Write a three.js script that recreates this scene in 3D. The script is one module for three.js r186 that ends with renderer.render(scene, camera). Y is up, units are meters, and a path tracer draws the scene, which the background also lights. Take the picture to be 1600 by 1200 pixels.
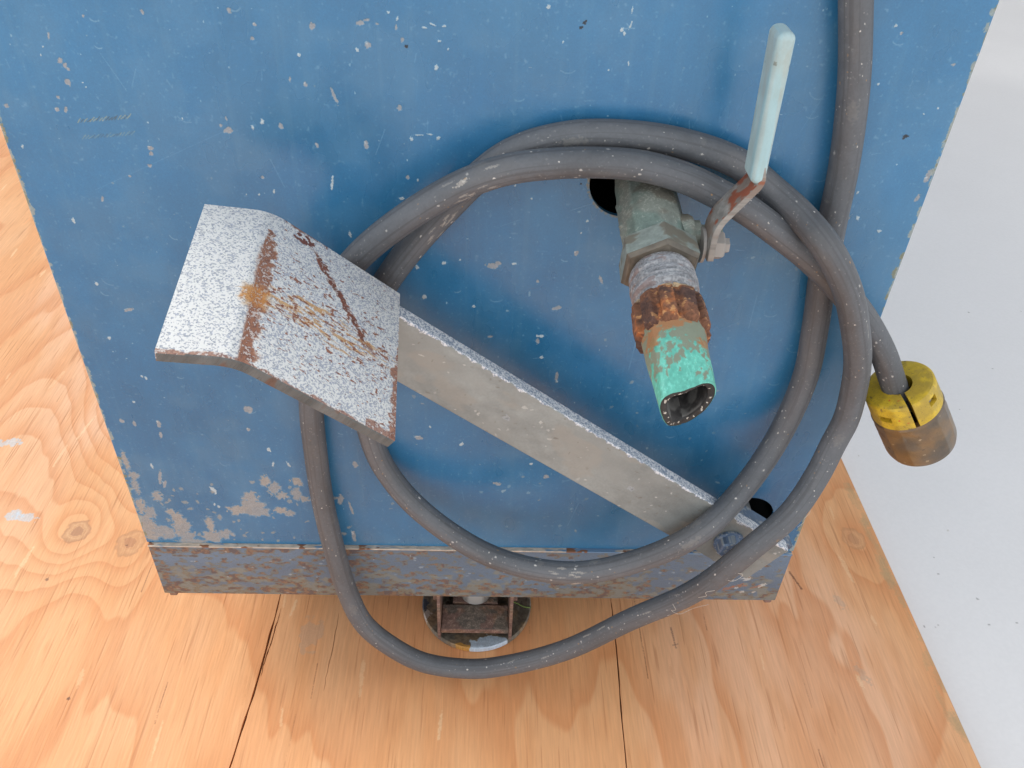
import * as THREE from 'three';
import { RoundedBoxGeometry } from 'three/addons/geometries/RoundedBoxGeometry.js';
import { mergeGeometries, mergeVertices, toCreasedNormals } from 'three/addons/utils/BufferGeometryUtils.js';
import { Brush, Evaluator, SUBTRACTION } from 'three-bvh-csg';

// ---------- camera, sky, sun, exposure ----------
const scene = new THREE.Scene();
const camera = new THREE.PerspectiveCamera(48.70, 4 / 3, 0.01, 60);
camera.position.set(0.00407, 0.54425, 0.36336);
camera.up.set(-0.02062, 0.77765, -0.62836);
camera.lookAt(0.00407 + 0.03323, 0.54425 - 0.62761, 0.36336 - 0.77782);
const V = (x, y, z) => new THREE.Vector3(x, y, z);
const lerp = (a, b, t) => a + (b - a) * t, clamp = (x, a = 0, b = 1) => Math.min(b, Math.max(a, x));
const step = (a, b, x) => { const t = clamp((x - a) / (b - a)); return t * t * (3 - 2 * t); };

const SKY = { zenith: 0.7, horizon: 1.45, ground: 0.3 };
{
  const w = 512, h = 256, d = new Float32Array(w * h * 4);
  for (let j = 0; j < h; j++) for (let i = 0; i < w; i++) {
    const el = Math.sin(((j + 0.5) / h - 0.5) * Math.PI), k = 4 * (j * w + i);
    const L = el < 0 ? SKY.ground : lerp(SKY.horizon, SKY.zenith, el);
    const t = el < 0 ? [1, 0.98, 0.95] : [0.95, 0.995, 1.06];
    d[k] = L * t[0]; d[k + 1] = L * t[1]; d[k + 2] = L * t[2]; d[k + 3] = 1;
  }
  const sky = new THREE.DataTexture(d, w, h, THREE.RGBAFormat, THREE.FloatType);
  sky.mapping = THREE.EquirectangularReflectionMapping; sky.magFilter = THREE.LinearFilter; sky.needsUpdate = true;
  scene.background = sky; scene.environment = sky;
}
const sun = new THREE.DirectionalLight(new THREE.Color().setRGB(1, 0.985, 0.955), 2.0);
sun.position.set(-1.9, 2.1, -1.0); sun.target.position.set(0, 0.2, 0);
sun.castShadow = true; sun.shadow.radius = 60; sun.shadow.mapSize.set(2048, 2048);
Object.assign(sun.shadow.camera, { left: -2, right: 2, top: 2, bottom: -2, near: 0.1, far: 8 });
scene.add(sun, sun.target);
const EXPOSURE = 1.36;

// ---------- naming helpers ----------
const used = new Map();
function numbered(n) { const k = used.get(n) || 0; used.set(n, k + 1); return k ? n + '_' + String(k).padStart(3, '0') : n; }
function thing(name, label, category, pos = [0, 0, 0]) {
  const o = new THREE.Group(); o.name = numbered(name); o.position.set(...pos); o.userData = { label, category }; scene.add(o); return o;
}
function mesh(name, geo, mat, parent = scene, label) {
  const m = new THREE.Mesh(geo, mat); m.name = parent === scene ? numbered(name) : name; m.castShadow = m.receiveShadow = true;
  if (label) m.userData.label = label; parent.add(m); return m;
}
function group(name, parent, label) { const g = new THREE.Group(); g.name = name; if (label) g.userData.label = label; parent.add(g); return g; }
function structure(name, geo, mat) { const m = mesh(name, geo, mat); m.userData.kind = 'structure'; return m; }

// ---------- noise ----------
let seed = 1234567;
const rnd = () => { seed = (seed + 0x6D2B79F5) | 0; let t = Math.imul(seed ^ (seed >>> 15), 1 | seed); t = (t + Math.imul(t ^ (t >>> 7), 61 | t)) ^ t; return ((t ^ (t >>> 14)) >>> 0) / 4294967296; };
const TAB = new Float32Array(65536); for (let i = 0; i < 65536; i++) TAB[i] = rnd();
function N(x, y, s = 0) {                       // value noise 0..1
  const xi = Math.floor(x), yi = Math.floor(y); let fx = x - xi, fy = y - yi;
  fx = fx * fx * (3 - 2 * fx); fy = fy * fy * (3 - 2 * fy);
  const a = (xi + s * 37) & 255, b = (xi + 1 + s * 37) & 255, c = ((yi + s * 91) & 255) << 8, d = ((yi + 1 + s * 91) & 255) << 8;
  const p = TAB[a | c], q = TAB[b | c], r = TAB[a | d], t = TAB[b | d];
  return p + (q - p) * fx + (r - p + (p - q - r + t) * fx) * fy;
}
function F(x, y, o = 4, s = 0) { let v = 0, a = 0.5, t = 0; for (let i = 0; i < o; i++) { v += a * N(x, y, s + i * 3); t += a; a *= 0.5; x = x * 2.03 + 17.1; y = y * 2.01 + 5.7; } return v / t; }

// ---------- procedural textures: coordinates in millimetres of the surface ----------
class Tex {
  constructor(w, h, x0, x1, y0, y1, fn) {
    Object.assign(this, { w, h, x0, x1, y0, y1 });
    this.c = new Float32Array(w * h * 3); this.r = new Float32Array(w * h); this.b = new Float32Array(w * h); this.m = new Float32Array(w * h);
    const o = { r: 0, g: 0, b: 0, rough: 0.6, h: 0.5, metal: 0 };
    for (let j = 0; j < h; j++) for (let i = 0; i < w; i++) {
      o.rough = 0.6; o.h = 0.5; o.metal = 0; fn(x0 + (i + 0.5) / w * (x1 - x0), y0 + (j + 0.5) / h * (y1 - y0), o);
      const k = j * w + i; this.c[3 * k] = o.r; this.c[3 * k + 1] = o.g; this.c[3 * k + 2] = o.b; this.r[k] = o.rough; this.b[k] = o.h; this.m[k] = o.metal;
    }
  }
  // an irregular patch: edge broken by noise; rgb may vary with a function
  blob(cx, cy, rx, ry, rot, col, { rough = 0.7, dh = 0, ragged = 0.5, freq = 3, alpha = 1, soft = 0.08, rim = 0 } = {}) {
    const R = Math.max(rx, ry) * (1 + ragged), sx = this.w / (this.x1 - this.x0), sy = this.h / (this.y1 - this.y0), cs = Math.cos(rot), sn = Math.sin(rot), off = cx * 7.31 + cy * 3.17;
    const fr = freq / Math.max(Math.min(rx, ry) * 2, Math.max(rx, ry) * 0.5);
    const i0 = Math.max(0, Math.floor((cx - R - this.x0) * sx)), i1 = Math.min(this.w - 1, Math.ceil((cx + R - this.x0) * sx));
    const j0 = Math.max(0, Math.floor((cy - R - this.y0) * sy)), j1 = Math.min(this.h - 1, Math.ceil((cy + R - this.y0) * sy));
    for (let j = j0; j <= j1; j++) for (let i = i0; i <= i1; i++) {
      const x = this.x0 + (i + 0.5) / sx - cx, y = this.y0 + (j + 0.5) / sy - cy, u = (x * cs + y * sn) / rx, v = (-x * sn + y * cs) / ry;
      const d = Math.sqrt(u * u + v * v) + (F(x * fr + off, y * fr + off, 3, 5) - 0.5) * 2 * ragged, a = alpha * (1 - step(1 - soft, 1 + soft, d));
      if (a <= 0.002) continue;
      const k = j * this.w + i, g = 1 + (F(x * 2 + off, y * 2, 2, 9) - 0.5) * 0.22;
      for (let q = 0; q < 3; q++) this.c[3 * k + q] = lerp(this.c[3 * k + q], col[q] * g, a);
      this.r[k] = lerp(this.r[k], rough, a); this.b[k] += dh * a;
    }
  }
  line(x0, y0, x1, y1, wid, col, o = {}) {
    const n = Math.ceil(Math.hypot(x1 - x0, y1 - y0) / (wid * 1.2)) + 1;
    for (let i = 0; i <= n; i++) { const t = i / n; this.blob(lerp(x0, x1, t) + (rnd() - 0.5) * wid * 0.5, lerp(y0, y1, t) + (rnd() - 0.5) * wid * 0.5, wid * (0.6 + rnd() * 0.5), wid * (0.6 + rnd() * 0.5), 0, col, { ragged: 0.4, soft: 0.3, ...o }); }
  }
  tex(kind, wrap) {
    const n = this.w * this.h, d = new Uint8Array(n * 4);
    for (let k = 0; k < n; k++) {
      if (kind === 'c') { d[4 * k] = clamp(this.c[3 * k], 0, 255); d[4 * k + 1] = clamp(this.c[3 * k + 1], 0, 255); d[4 * k + 2] = clamp(this.c[3 * k + 2], 0, 255); }
      else if (kind === 'b') d[4 * k] = d[4 * k + 1] = d[4 * k + 2] = clamp(this.b[k]) * 255;
      else { d[4 * k + 1] = clamp(this.r[k]) * 255; d[4 * k + 2] = clamp(this.m[k]) * 255; d[4 * k] = 255; }
      d[4 * k + 3] = 255;
    }
    const t = new THREE.DataTexture(d, this.w, this.h, THREE.RGBAFormat, THREE.UnsignedByteType);
    if (kind === 'c') t.colorSpace = THREE.SRGBColorSpace;
    t.wrapS = wrap || THREE.ClampToEdgeWrapping; t.wrapT = wrap || THREE.ClampToEdgeWrapping; t.magFilter = THREE.LinearFilter; t.minFilter = THREE.LinearMipmapLinearFilter; t.generateMipmaps = true; t.needsUpdate = true;
    return t;
  }
  material({ bump = 0.0004, wrap, metal = false, ...more } = {}) {
    const rm = this.tex('r', wrap), p = { color: 0xffffff, map: this.tex('c', wrap), roughness: 1, roughnessMap: rm, metalness: metal ? 1 : 0, ...more };
    if (metal) p.metalnessMap = rm;
    if (bump) { p.bumpMap = this.tex('b', wrap); p.bumpScale = bump; }
    return new THREE.MeshPhysicalMaterial(p);
  }
  // uv from a function giving millimetres
  uv(geo, fn) {
    const p = geo.attributes.position, nn = geo.attributes.normal, a = new Float32Array(p.count * 2), P = V(0, 0, 0), Q = V(0, 0, 0);
    for (let i = 0; i < p.count; i++) {
      P.fromBufferAttribute(p, i); Q.fromBufferAttribute(nn, i); const [x, y] = fn(P, Q);
      a[2 * i] = (x - this.x0) / (this.x1 - this.x0); a[2 * i + 1] = (y - this.y0) / (this.y1 - this.y0);
    }
    geo.setAttribute('uv', new THREE.BufferAttribute(a, 2)); return geo;
  }
}
const mix3 = (o, c, t) => { o.r = lerp(o.r, c[0], t); o.g = lerp(o.g, c[1], t); o.b = lerp(o.b, c[2], t); };
const set3 = (o, c) => { o.r = c[0]; o.g = c[1]; o.b = c[2]; };
const mul3 = (o, k) => { o.r *= k; o.g *= k; o.b *= k; };
// chips in the blue paint, tenths of a millimetre on the panel: x, y, half width, half height
const CHIPS = [-1612,4380,5,6,-1371,4405,6,11,-1019,4422,8,11,-925,4370,8,8,-944,4314,8,8,-691,4371,13,14,-1774,4299,4,14,-1757,4197,12,11,-1744,4179,11,11,-1733,4163,8,8,-1751,4109,14,16,-1811,4041,7,8,-1832,3987,10,9,-1794,3988,7,14,-2044,3997,11,10,-1470,3823,13,9,-1473,3796,9,11,-1492,3737,10,9,-1594,3684,6,6,-1749,3565,7,13,-1111,3915,18,15,-1138,3937,7,7,-1110,3970,4,10,-875,3943,11,12,-747,4130,8,10,-810,4150,5,11,-992,3697,7,8,-727,3859,6,12,-494,4390,18,9,-467,4403,16,5,-426,4389,7,5,-349,4377,5,11,-325,4329,8,9,-469,4304,11,14,-629,4084,7,36,-351,4040,11,13,-507,3869,10,17,76,3260,35,15,98,3276,16,11,479,3341,11,14,617,3194,8,23,407,3019,23,12,70,2828,14,6,321,2806,10,19,439,2571,9,31,-327,2096,30,15,135,1728,27,14,431,1796,21,14,1744,4424,7,6,2008,4304,10,7,2077,3807,13,22,2074,3782,13,13,2062,3684,11,20,1762,3558,6,34,-1776,2946,26,8,-2004,2182,13,15,-1937,2164,9,20,-1800,2168,11,29,-1808,2079,9,25,-1284,2287,27,26,-1300,2136,11,12,-713,1870,15,24,-767,1486,8,58,-772,1228,12,56,-827,1571,20,40,-1887,1740,10,60,-1874,1675,10,33,300,3174,8,9,-328,3717,9,10];
const FLECKS = [-2035,3812,6,11,-1914,3447,8,19,-954,3960,11,12,-1000,3933,7,12,-760,4253,9,9,-949,3628,7,11,-1020,3610,6,7,-1079,3608,4,5,-1811,4252,4,5,-1830,4218,4,5,-1689,4108,4,4,-1681,4089,4,4,-1300,3964,4,6,-379,4436,7,6,-342,4415,5,11,-515,4282,7,12,-233,4381,13,5,-199,4395,16,4,-152,4389,11,6,-187,4219,11,15,-137,4297,4,8,-174,4329,9,6,-677,3672,7,51,-304,3902,9,12,-269,3921,23,4,-221,3925,17,4,-184,3909,10,12,-616,3414,8,21,-359,3610,13,11,-282,3706,6,8,271,4477,10,11,580,4400,8,10,593,4385,8,10,613,4479,4,17,613,4416,4,25,624,4264,4,11,543,4232,5,5,341,4341,4,8,-300,3242,10,15,-167,3268,11,15,-88,3288,6,7,180,3274,13,9,-270,3066,13,15,-20,3015,10,10,347,2700,12,11,319,2839,12,8,441,2535,9,11,339,2839,14,10,-82,2052,15,20,-262,2182,7,12,333,1901,11,13,1713,4213,6,6,1710,4453,8,8,2009,4115,6,7,1772,3705,5,10,1811,3573,9,15,1937,3508,11,9,1953,4088,7,4,-1899,3099,10,13,-1922,2764,10,13,-1813,2511,9,9,-1795,2498,9,13,-1901,2327,11,9,-1592,1632,17,39,-1915,1830,9,24,-1197,1864,8,27,-1107,1861,9,27,-1207,1978,15,21,-1606,1507,8,14,-1583,1485,10,15,519,3520,8,10,494,3454,6,7,167,3691,6,6,245,3629,8,7];
const PITS = [422,4420,7,6,411,4402,8,6,429,4428,4,5,-310,4302,7,7,1907,3984,12,7,1901,3974,6,6,472,3710,4,6];
const BARE = [-1394,1489,71,58,-1470,1458,55,35,-1342,1444,60,41,-1374,1570,43,46,-1263,1717,27,44,-1222,1652,39,45,-1184,1591,35,23,-1082,1721,31,33,-1092,1610,27,45,-1050,1566,27,29,-1208,1464,40,23,-1157,1436,28,24,-1940,1568,27,45,-1892,1431,24,23,-2014,1428,28,41,-2063,1339,40,90,-2043,1249,61,79,-1949,1239,73,55,-1847,1284,52,79,-1861,1373,32,59,-1819,1205,41,37,-1681,1208,53,49,-1669,1318,20,72,-1587,1235,49,37,-1813,1156,82,19,-2060,1485,24,58,-2051,1654,19,61,-2043,1753,30,27,-2059,1869,15,63,-1596,1391,12,18];
const four = (a, fn) => { for (let i = 0; i < a.length; i += 4) fn(a[i] / 10, a[i + 1] / 10, a[i + 2] / 10, a[i + 3] / 10, i); };

// blue enamel of the front panel
const BLUE = [46, 112, 154];
const panelTex = new Tex(1600, 1600, -211, 211, 112, 534, (x, y, o) => {
  const a = F(x * 0.012 + 3, y * 0.012, 3, 1), b = F(x * 0.09, y * 0.05, 3, 2), c = N(x * 1.9, y * 1.9, 3), d = N(x * 4.1, y * 4.1, 4), st = F(x * 0.35, y * 0.012, 3, 7);
  set3(o, BLUE); mul3(o, 0.97 + (a - 0.5) * 0.16 + (b - 0.5) * 0.09 + (c - 0.5) * 0.05 + (d - 0.5) * 0.06);
  mix3(o, [92, 132, 158], 0.16 * step(0.35, 0.85, F(x * 0.03 + 40, y * 0.02, 4, 12)) + 0.12 * step(0.55, 0.8, st));    // dusty film in runs
  mix3(o, [128, 142, 160], 0.14 * step(0.45, 0.75, F(x * 0.05, y * 0.06, 5, 22)));   // chalky patches
  const g = F(x * 0.7, y * 0.7, 2, 15); if (g > 0.74) mix3(o, [110, 150, 176], (g - 0.74) * 2.5);
  o.rough = 0.31 + (b - 0.5) * 0.2 + (a - 0.5) * 0.15; o.h = 0.5 + (c - 0.5) * 0.02 + (d - 0.5) * 0.03 + (F(x * 0.12, y * 0.12, 2, 8) - 0.5) * 0.1;
});
{
  const t = panelTex, PR = [140, 145, 150], WH = [188, 194, 194];
  for (let i = 0; i < 240; i++) t.blob(-205 + rnd() * 410, 115 + rnd() * 360, 0.16 + rnd() * rnd() * 0.7, 0.16 + rnd() * rnd() * 0.7, 0, rnd() < 0.72 ? [170, 190, 200] : [135, 150, 158], { alpha: 0.35 + rnd() * 0.5, dh: 0.05 });
  for (let i = 0; i < 50; i++) { const x = -205 + rnd() * 410, y = 118 + rnd() * 340, l = 3 + rnd() * rnd() * 28, a = (rnd() - 0.5) * 0.9 + (rnd() < 0.7 ? 1.57 : 0.2); t.line(x, y, x + Math.cos(a) * l, y + Math.sin(a) * l, 0.16 + rnd() * 0.12, [128, 164, 190], { alpha: 0.1 + rnd() * 0.25 }); }
  for (let i = 0; i < 46; i++) { const x = -200 + rnd() * 400, y = 150 + rnd() * 300, r = 2 + rnd() * 3, a0 = 3.3 + rnd(); for (let k = 0; k < 12; k++) t.blob(x + r * Math.cos(a0 + k * 0.13), y + r * Math.sin(a0 + k * 0.13), 0.3, 0.3, 0, [140, 168, 186], { alpha: 0.35 }); }
  for (let i = 0; i < 80; i++) t.blob(-60 + rnd() * 240, 130 + rnd() * 220, 0.4 + rnd() * 1.3, 0.3 + rnd() * 0.8, rnd() * 3, rnd() < 0.5 ? [142, 146, 148] : [160, 176, 184], { alpha: 0.25 + rnd() * 0.45, ragged: 0.7 });
  t.line(-177, 361, -111, 392, 0.16, [108, 150, 184], { alpha: 0.3 });
  for (let i = 0; i < 34; i++) { const x = -176 + (i % 17) * 1.25 * 1.1, y = (i < 17 ? 393 : 385.5) + (i % 17) * 0.16; t.line(x, y, x + 1.5 + rnd(), y + 1.2 + rnd(), 0.22, rnd() < 0.5 ? [64, 84, 96] : [150, 150, 130], { alpha: i < 17 ? 0.75 : 0.35 }); }
  four(CHIPS, (x, y, a, b, i) => { t.blob(x, y, a, b, (i * 0.37) % 0.8 - 0.4, PR, { dh: -0.22, ragged: 0.55, rough: 0.8 }); if (i % 3 === 0) t.blob(x - a * 0.5, y + b * 0.6, a * 0.5, b * 0.35, 0.3, [186, 192, 194], { ragged: 0.7, alpha: 0.6 }); });
  four(FLECKS, (x, y, a, b, i) => { t.blob(x, y, a * 0.8, b * 0.8, (i * 0.53) % 0.8 - 0.4, WH, { dh: 0.28, ragged: 0.7, rough: 0.7, alpha: 0.85 }); });
  four(PITS, (x, y, a, b) => t.blob(x, y, a, b, 0, [38, 46, 54], { dh: -0.3, ragged: 0.6 }));
  four(BARE, (x, y, a, b) => t.blob(x, y, a * 1.03 + 0.4, b * 1.03 + 0.4, 0, [112, 138, 160], { ragged: 0.8, freq: 4, alpha: 0.8 }));
  four(BARE, (x, y, a, b, i) => t.blob(x, y, a, b, 0, [[142, 143, 143], [148, 145, 141], [137, 141, 144]][i % 3], { dh: -0.2, ragged: 0.85, freq: 4.5, rough: 0.85 }));
  for (let i = 0; i < 60; i++) t.blob(-206 + rnd() * 130, 116 + rnd() * 55, 0.5 + rnd() * 1.6, 0.4 + rnd() * 1.2, rnd() * 3, [142, 143, 143], { alpha: 0.8, ragged: 0.8 });
  for (const sd of [-1, 1]) for (let i = 0; i < 150; i++) { const y = 116 + rnd() * 380; t.blob(sd * (210.3 - rnd() * rnd() * 1.6), y, 0.5 + rnd() * rnd() * (y < 230 ? 2.4 : 1.4), 0.8 + rnd() * rnd() * 6, 0, rnd() < 0.3 ? [126, 124, 100] : [142, 150, 146], { ragged: 0.7, alpha: 0.9, dh: -0.1 }); }
  for (let i = 0; i < 90; i++) { const a = rnd() * 6.28; t.blob(68.2 + 17.6 * Math.cos(a), 372 + 17.6 * Math.sin(a), 0.5 + rnd() * 0.5, 0.5 + rnd() * 0.5, 0, [120, 116, 106], { ragged: 0.7, alpha: 0.7 }); }
}
// rail below the panel: blue paint broken by rust
const railTex = new Tex(2048, 384, -212, 212, 58, 118, (x, y, o) => {
  set3(o, [100, 118, 136]); const a = F(x * 0.02, y * 0.05, 3, 31), b = F(x * 0.22, y * 0.36, 5, 32), c = N(x * 2, y * 2, 33);
  mul3(o, 0.95 + (a - 0.5) * 0.2 + (c - 0.5) * 0.08); mix3(o, [126, 126, 116], 0.8 * step(0.49, 0.68, F(x * 0.13, y * 0.2, 5, 34) + (82 - y) * 0.011 - (x > 120 ? 0.07 : 0)));
  const left = x < -60 ? 0.07 : x > 120 ? -0.04 : 0.01, r = b + left + (y < 71 ? 0.09 : y < 82 ? 0.02 : -0.05) + (y > 105 && y < 111 && x < -30 ? 0.14 : 0);
  const k = step(0.63, 0.71, r); if (k > 0) { const q = F(x * 0.5, y * 0.5, 3, 36); mix3(o, q > 0.56 ? [136, 102, 76] : q > 0.44 ? [116, 84, 68] : [100, 82, 76], k * 0.8); }
  mix3(o, [124, 108, 84], 0.5 * step(0.52, 0.6, r) * (1 - k));
  o.rough = lerp(0.5, 0.92, Math.max(k, step(0.5, 0.56, r) * 0.6)); o.h = 0.5 - k * 0.2 + (b - 0.5) * 0.3 + (c - 0.5) * 0.1;
});
for (let i = 0; i < 60; i++) railTex.blob(-200 + rnd() * 400, 64 + rnd() * 44, 0.4 + rnd(), 0.3 + rnd() * 0.6, 0, [170, 180, 186], { alpha: 0.5, ragged: 0.7 });
for (let i = 0; i < 14; i++) railTex.blob(172 + rnd() * 26, 72 + rnd() * 16, 1 + rnd() * 2.6, 0.5 + rnd() * 1.2, 0.5, rnd() < 0.6 ? [196, 194, 188] : [150, 104, 84], { alpha: 0.7, ragged: 0.8 });
const lipTex = new Tex(2048, 16, -212, 212, 0, 5, (x, y, o) => {
  set3(o, [205, 190, 172]); mul3(o, 0.9 + (F(x * 0.3, y, 3, 41) - 0.5) * 0.3);
  const k = step(0.5, 0.58, F(x * 0.06 + 9, y * 0.3, 4, 42) + (x > 60 ? 0.08 : -0.1)); mix3(o, [96, 128, 160], k * 0.9);
  mix3(o, [128, 84, 56], step(0.68, 0.72, F(x * 0.11, 3 + y * 0.2, 3, 43)));
});

// plywood face veneer: x to the right, y = z towards the viewer, mm
const KNOTS = [[-327, -107, 10, 0.75, 0.75], [-280, -96, 11, 0.55, 0.5], [321, -111, 10, 0.4, 0.25], [-392, -186, 24, 0.0, 0.8], [-345, -250, 16, 0, -0.5], [-640, -420, 14, 1], [90, -420, 12, 1], [-520, -700, 12, 0.8]];
function woodTone(x, z, o) {
  let wob = 0; for (const [kx, kz, kr, , ka] of KNOTS) { const dx = (x - kx) / (kr * 2.6), dz = (z - kz) / (kr * 4.4), d2 = dx * dx + dz * dz; if (d2 < 14) wob += (ka || 0.34) * Math.exp(-d2 * 0.9); }
  const g = F(x * 0.0075 + 2.3, z * 0.0019 + 7.7, 2, 51) * 1.0 + N(x * 0.03, z * 0.007, 52) * 0.17 + N(x * 0.12, z * 0.03, 55) * 0.035 + wob;
  let f = g * 6.0; f -= Math.floor(f);
  const late = Math.pow(f, 2.6) * (1 - step(0.93, 1.0, f)), fib = F(x * 1.1, z * 0.045, 3, 56), fib2 = N(x * 2.6, z * 0.11, 57), ray = F(x * 0.05, z * 0.012, 3, 58);
  set3(o, [226, 167, 117]); mix3(o, [231, 181, 147], 0.7 * step(0.4, 0.62, F(x * 0.006 + 1.7, z * 0.003 + 4, 3, 78)));
  mix3(o, [214, 146, 94], 0.4 * step(0.4, 0.66, ray)); mix3(o, [224, 172, 128], 0.5 * step(0.52, 0.72, F(x * 0.013 + 8, z * 0.005, 3, 59)));
  mix3(o, [200, 124, 74], late * 0.52);
  mul3(o, 0.985 + (fib - 0.5) * 0.085 + (fib2 - 0.5) * 0.04);
  const pore = F(x * 0.9 + 11, z * 0.02, 2, 61) ; if (pore > 0.735) mix3(o, [150, 92, 56], Math.min(0.28, (pore - 0.735) * 3));
  o.rough = 0.62 - late * 0.08; o.h = 0.5 + (fib - 0.5) * 0.28 + (fib2 - 0.5) * 0.14 - late * 0.12 - (pore > 0.735 ? (pore - 0.735) * 2.2 : 0) + (F(x * 0.03, z * 0.02, 2, 60) - 0.5) * 0.3;
}
function lerp3(a, b, t) { return [lerp(a[0], b[0], t), lerp(a[1], b[1], t), lerp(a[2], b[2], t)]; }
const woodTex = new Tex(1700, 1900, -750, 342, -900, 130, (x, z, o) => {
  woodTone(x, z, o);
  for (const [kx, kz, kr, s] of KNOTS) if (s) { const dx = (x - kx) / kr, dz = (z - kz) / (kr * 1.25), d = Math.sqrt(dx * dx + dz * dz) + (F(x * 0.2, z * 0.2, 3, 63) - 0.5) * 0.5; if (d < 1.2) { const k = 1 - step(0.85, 1.1, d); mix3(o, d < 0.45 ? [164, 118, 88] : (Math.sin(d * 26) > 0 ? [194, 144, 104] : [204, 158, 116]), k * s); mix3(o, [150, 100, 68], s * 0.5 * step(0.78, 0.9, d) * (1 - step(0.95, 1.08, d))); } }
});
{
  const t = woodTex;
  for (let i = 0; i < 55; i++) { let x = -700 + rnd() * 1030, z = -880 + rnd() * 980; const l = 10 + rnd() * rnd() * 150, sl = (rnd() - 0.5) * 0.05; t.line(x, z, x + l * sl, z + l, 0.2 + rnd() * 0.2, [110, 68, 44], { alpha: 0.12 + rnd() * 0.35, dh: -0.25, ragged: 0.2 }); }   // drying checks
  for (let i = 0; i < 130; i++) { const x = -700 + rnd() * 1030, z = -880 + rnd() * 980; t.blob(x, z, 0.5 + rnd() * 0.8, 3 + rnd() * 9, (rnd() - 0.5) * 0.25, [176, 118, 76], { alpha: 0.06 + rnd() * 0.16, dh: -0.25, ragged: 0.5 }); }   // torn grain
  for (let i = 0; i < 120; i++) { const x = -700 + rnd() * 1030, z = -880 + rnd() * 980; t.blob(x, z, 0.7 + rnd() * 1.2, 4 + rnd() * 14, (rnd() - 0.5) * 0.3, [240, 206, 164], { alpha: 0.2 + rnd() * 0.3, dh: 0.18, ragged: 0.6 }); }
  for (const [x, z, a, b, r] of [[-427, -211, 12, 5, 0], [-385, -123, 6, 5, 0], [-376, -122, 10, 4, 0.2], [-436, -120, 8, 8, 0], [-600, -330, 9, 6, 0]]) t.blob(x, z, a, b, r, [186, 196, 206], { alpha: 0.65, ragged: 0.8 });
  for (const [x, z, a, b, r] of [[288, -46, 3, 7, -0.4], [284, 16, 3, 9, -0.3], [-120, -12, 8, 14, 0]]) t.blob(x, z, a, b, r, [184, 156, 136], { alpha: 0.4, ragged: 0.9 });
  t.line(256, -75, 261, -58, 0.9, [110, 74, 54], { alpha: 0.6, dh: -0.3 }); t.line(150, -20, 151, -3, 0.7, [130, 96, 78], { alpha: 0.5 }); t.line(149, -5, 153, -6, 0.5, [130, 96, 78], { alpha: 0.5 });
  for (let i = 0; i < 26; i++) t.blob(-700 + rnd() * 1030, -500 + rnd() * 600, 0.5 + rnd() * 1, 0.5 + rnd() * 1, 0, [110, 78, 60], { alpha: 0.4 + rnd() * 0.4, ragged: 0.6 });
  for (let i = 0; i < 40; i++) t.blob(334 + rnd() * 8, -200 + rnd() * 330, 1 + rnd() * 3, 4 + rnd() * 10, 0, [176, 150, 112], { alpha: 0.25, ragged: 0.8 });
}
// white painted floor: x, z in mm
const whiteTex = new Tex(1024, 1024, 300, 1300, -900, 100, (x, y, o) => {
  set3(o, [231, 227, 224]); const a = F(x * 0.01, y * 0.01, 3, 71), b = N(x * 0.5, y * 0.5, 72); mul3(o, 0.99 + (a - 0.5) * 0.02 + (b - 0.5) * 0.015);
  o.rough = 0.5 + (a - 0.5) * 0.1; o.h = 0.5 + (F(x * 0.08, y * 0.08, 3, 73) - 0.5) * 0.4 + (b - 0.5) * 0.06;
});
for (let i = 0; i < 10; i++) whiteTex.blob(340 + rnd() * rnd() * 700, -500 + rnd() * 590, 0.5 + rnd() * 0.9, 0.5 + rnd() * 0.9, 0, rnd() < 0.4 ? [120, 114, 106] : [190, 182, 170], { alpha: 0.35 + rnd() * 0.4, ragged: 0.7 });
for (const [x, z, r] of [[355, -33, 1.4], [410, -60, 1.3], [432, -37, 1.2], [388, -85, 1.0], [391, -103, 0.8], [408, -35, 1.2], [567, -371, 1.2], [1309, -1857, 3.0], [499, -300, 0.8], [367, -34, 0.8]]) whiteTex.blob(x, z, r * 0.75, r * 0.5, 0, [132, 126, 120], { ragged: 0.7, alpha: 0.7 });
// power cord: x along, y round
const cordTex = new Tex(2048, 128, 0, 700, 0, 42, (x, y0, o) => {
  const y = Math.abs(y0 - 21), a = F(x * 0.03, y * 0.06, 4, 81), b = F(x * 0.25, y * 0.5, 3, 82), c = N(x * 1.4, y * 1.4, 83);
  set3(o, [95, 97, 100]); mul3(o, 0.94 + (a - 0.5) * 0.24 + (b - 0.5) * 0.12 + (c - 0.5) * 0.06);
  mix3(o, [112, 108, 104], 0.2 * step(0.6, 0.75, F(x * 0.05 + 9, y * 0.15, 4, 84)));
  const st = F(x * 0.012, y * 0.9, 2, 86); mix3(o, [74, 74, 76], 0.5 * step(0.58, 0.7, st)); 
  o.rough = 0.58 + (b - 0.5) * 0.25; o.h = 0.5 + (b - 0.5) * 0.25 + (c - 0.5) * 0.12;
});
for (let i = 0; i < 480; i++) { const r = 0.15 + rnd() * rnd() * rnd() * 0.8; cordTex.blob(rnd() * 700, rnd() * 42, r * (1 + rnd() * 0.8), r, 0, rnd() < 0.8 ? [212, 206, 196] : [168, 128, 84], { alpha: 0.45 + rnd() * 0.55, ragged: 0.6, dh: 0.12 }); }
for (let i = 0; i < 18; i++) { const x = rnd() * 690, y = rnd() * 42; cordTex.line(x, y, x + 2 + rnd() * 8, y + (rnd() - 0.5) * 3, 0.25 + rnd() * 0.3, [170, 164, 154], { alpha: 0.3 + rnd() * 0.4 }); }

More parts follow.
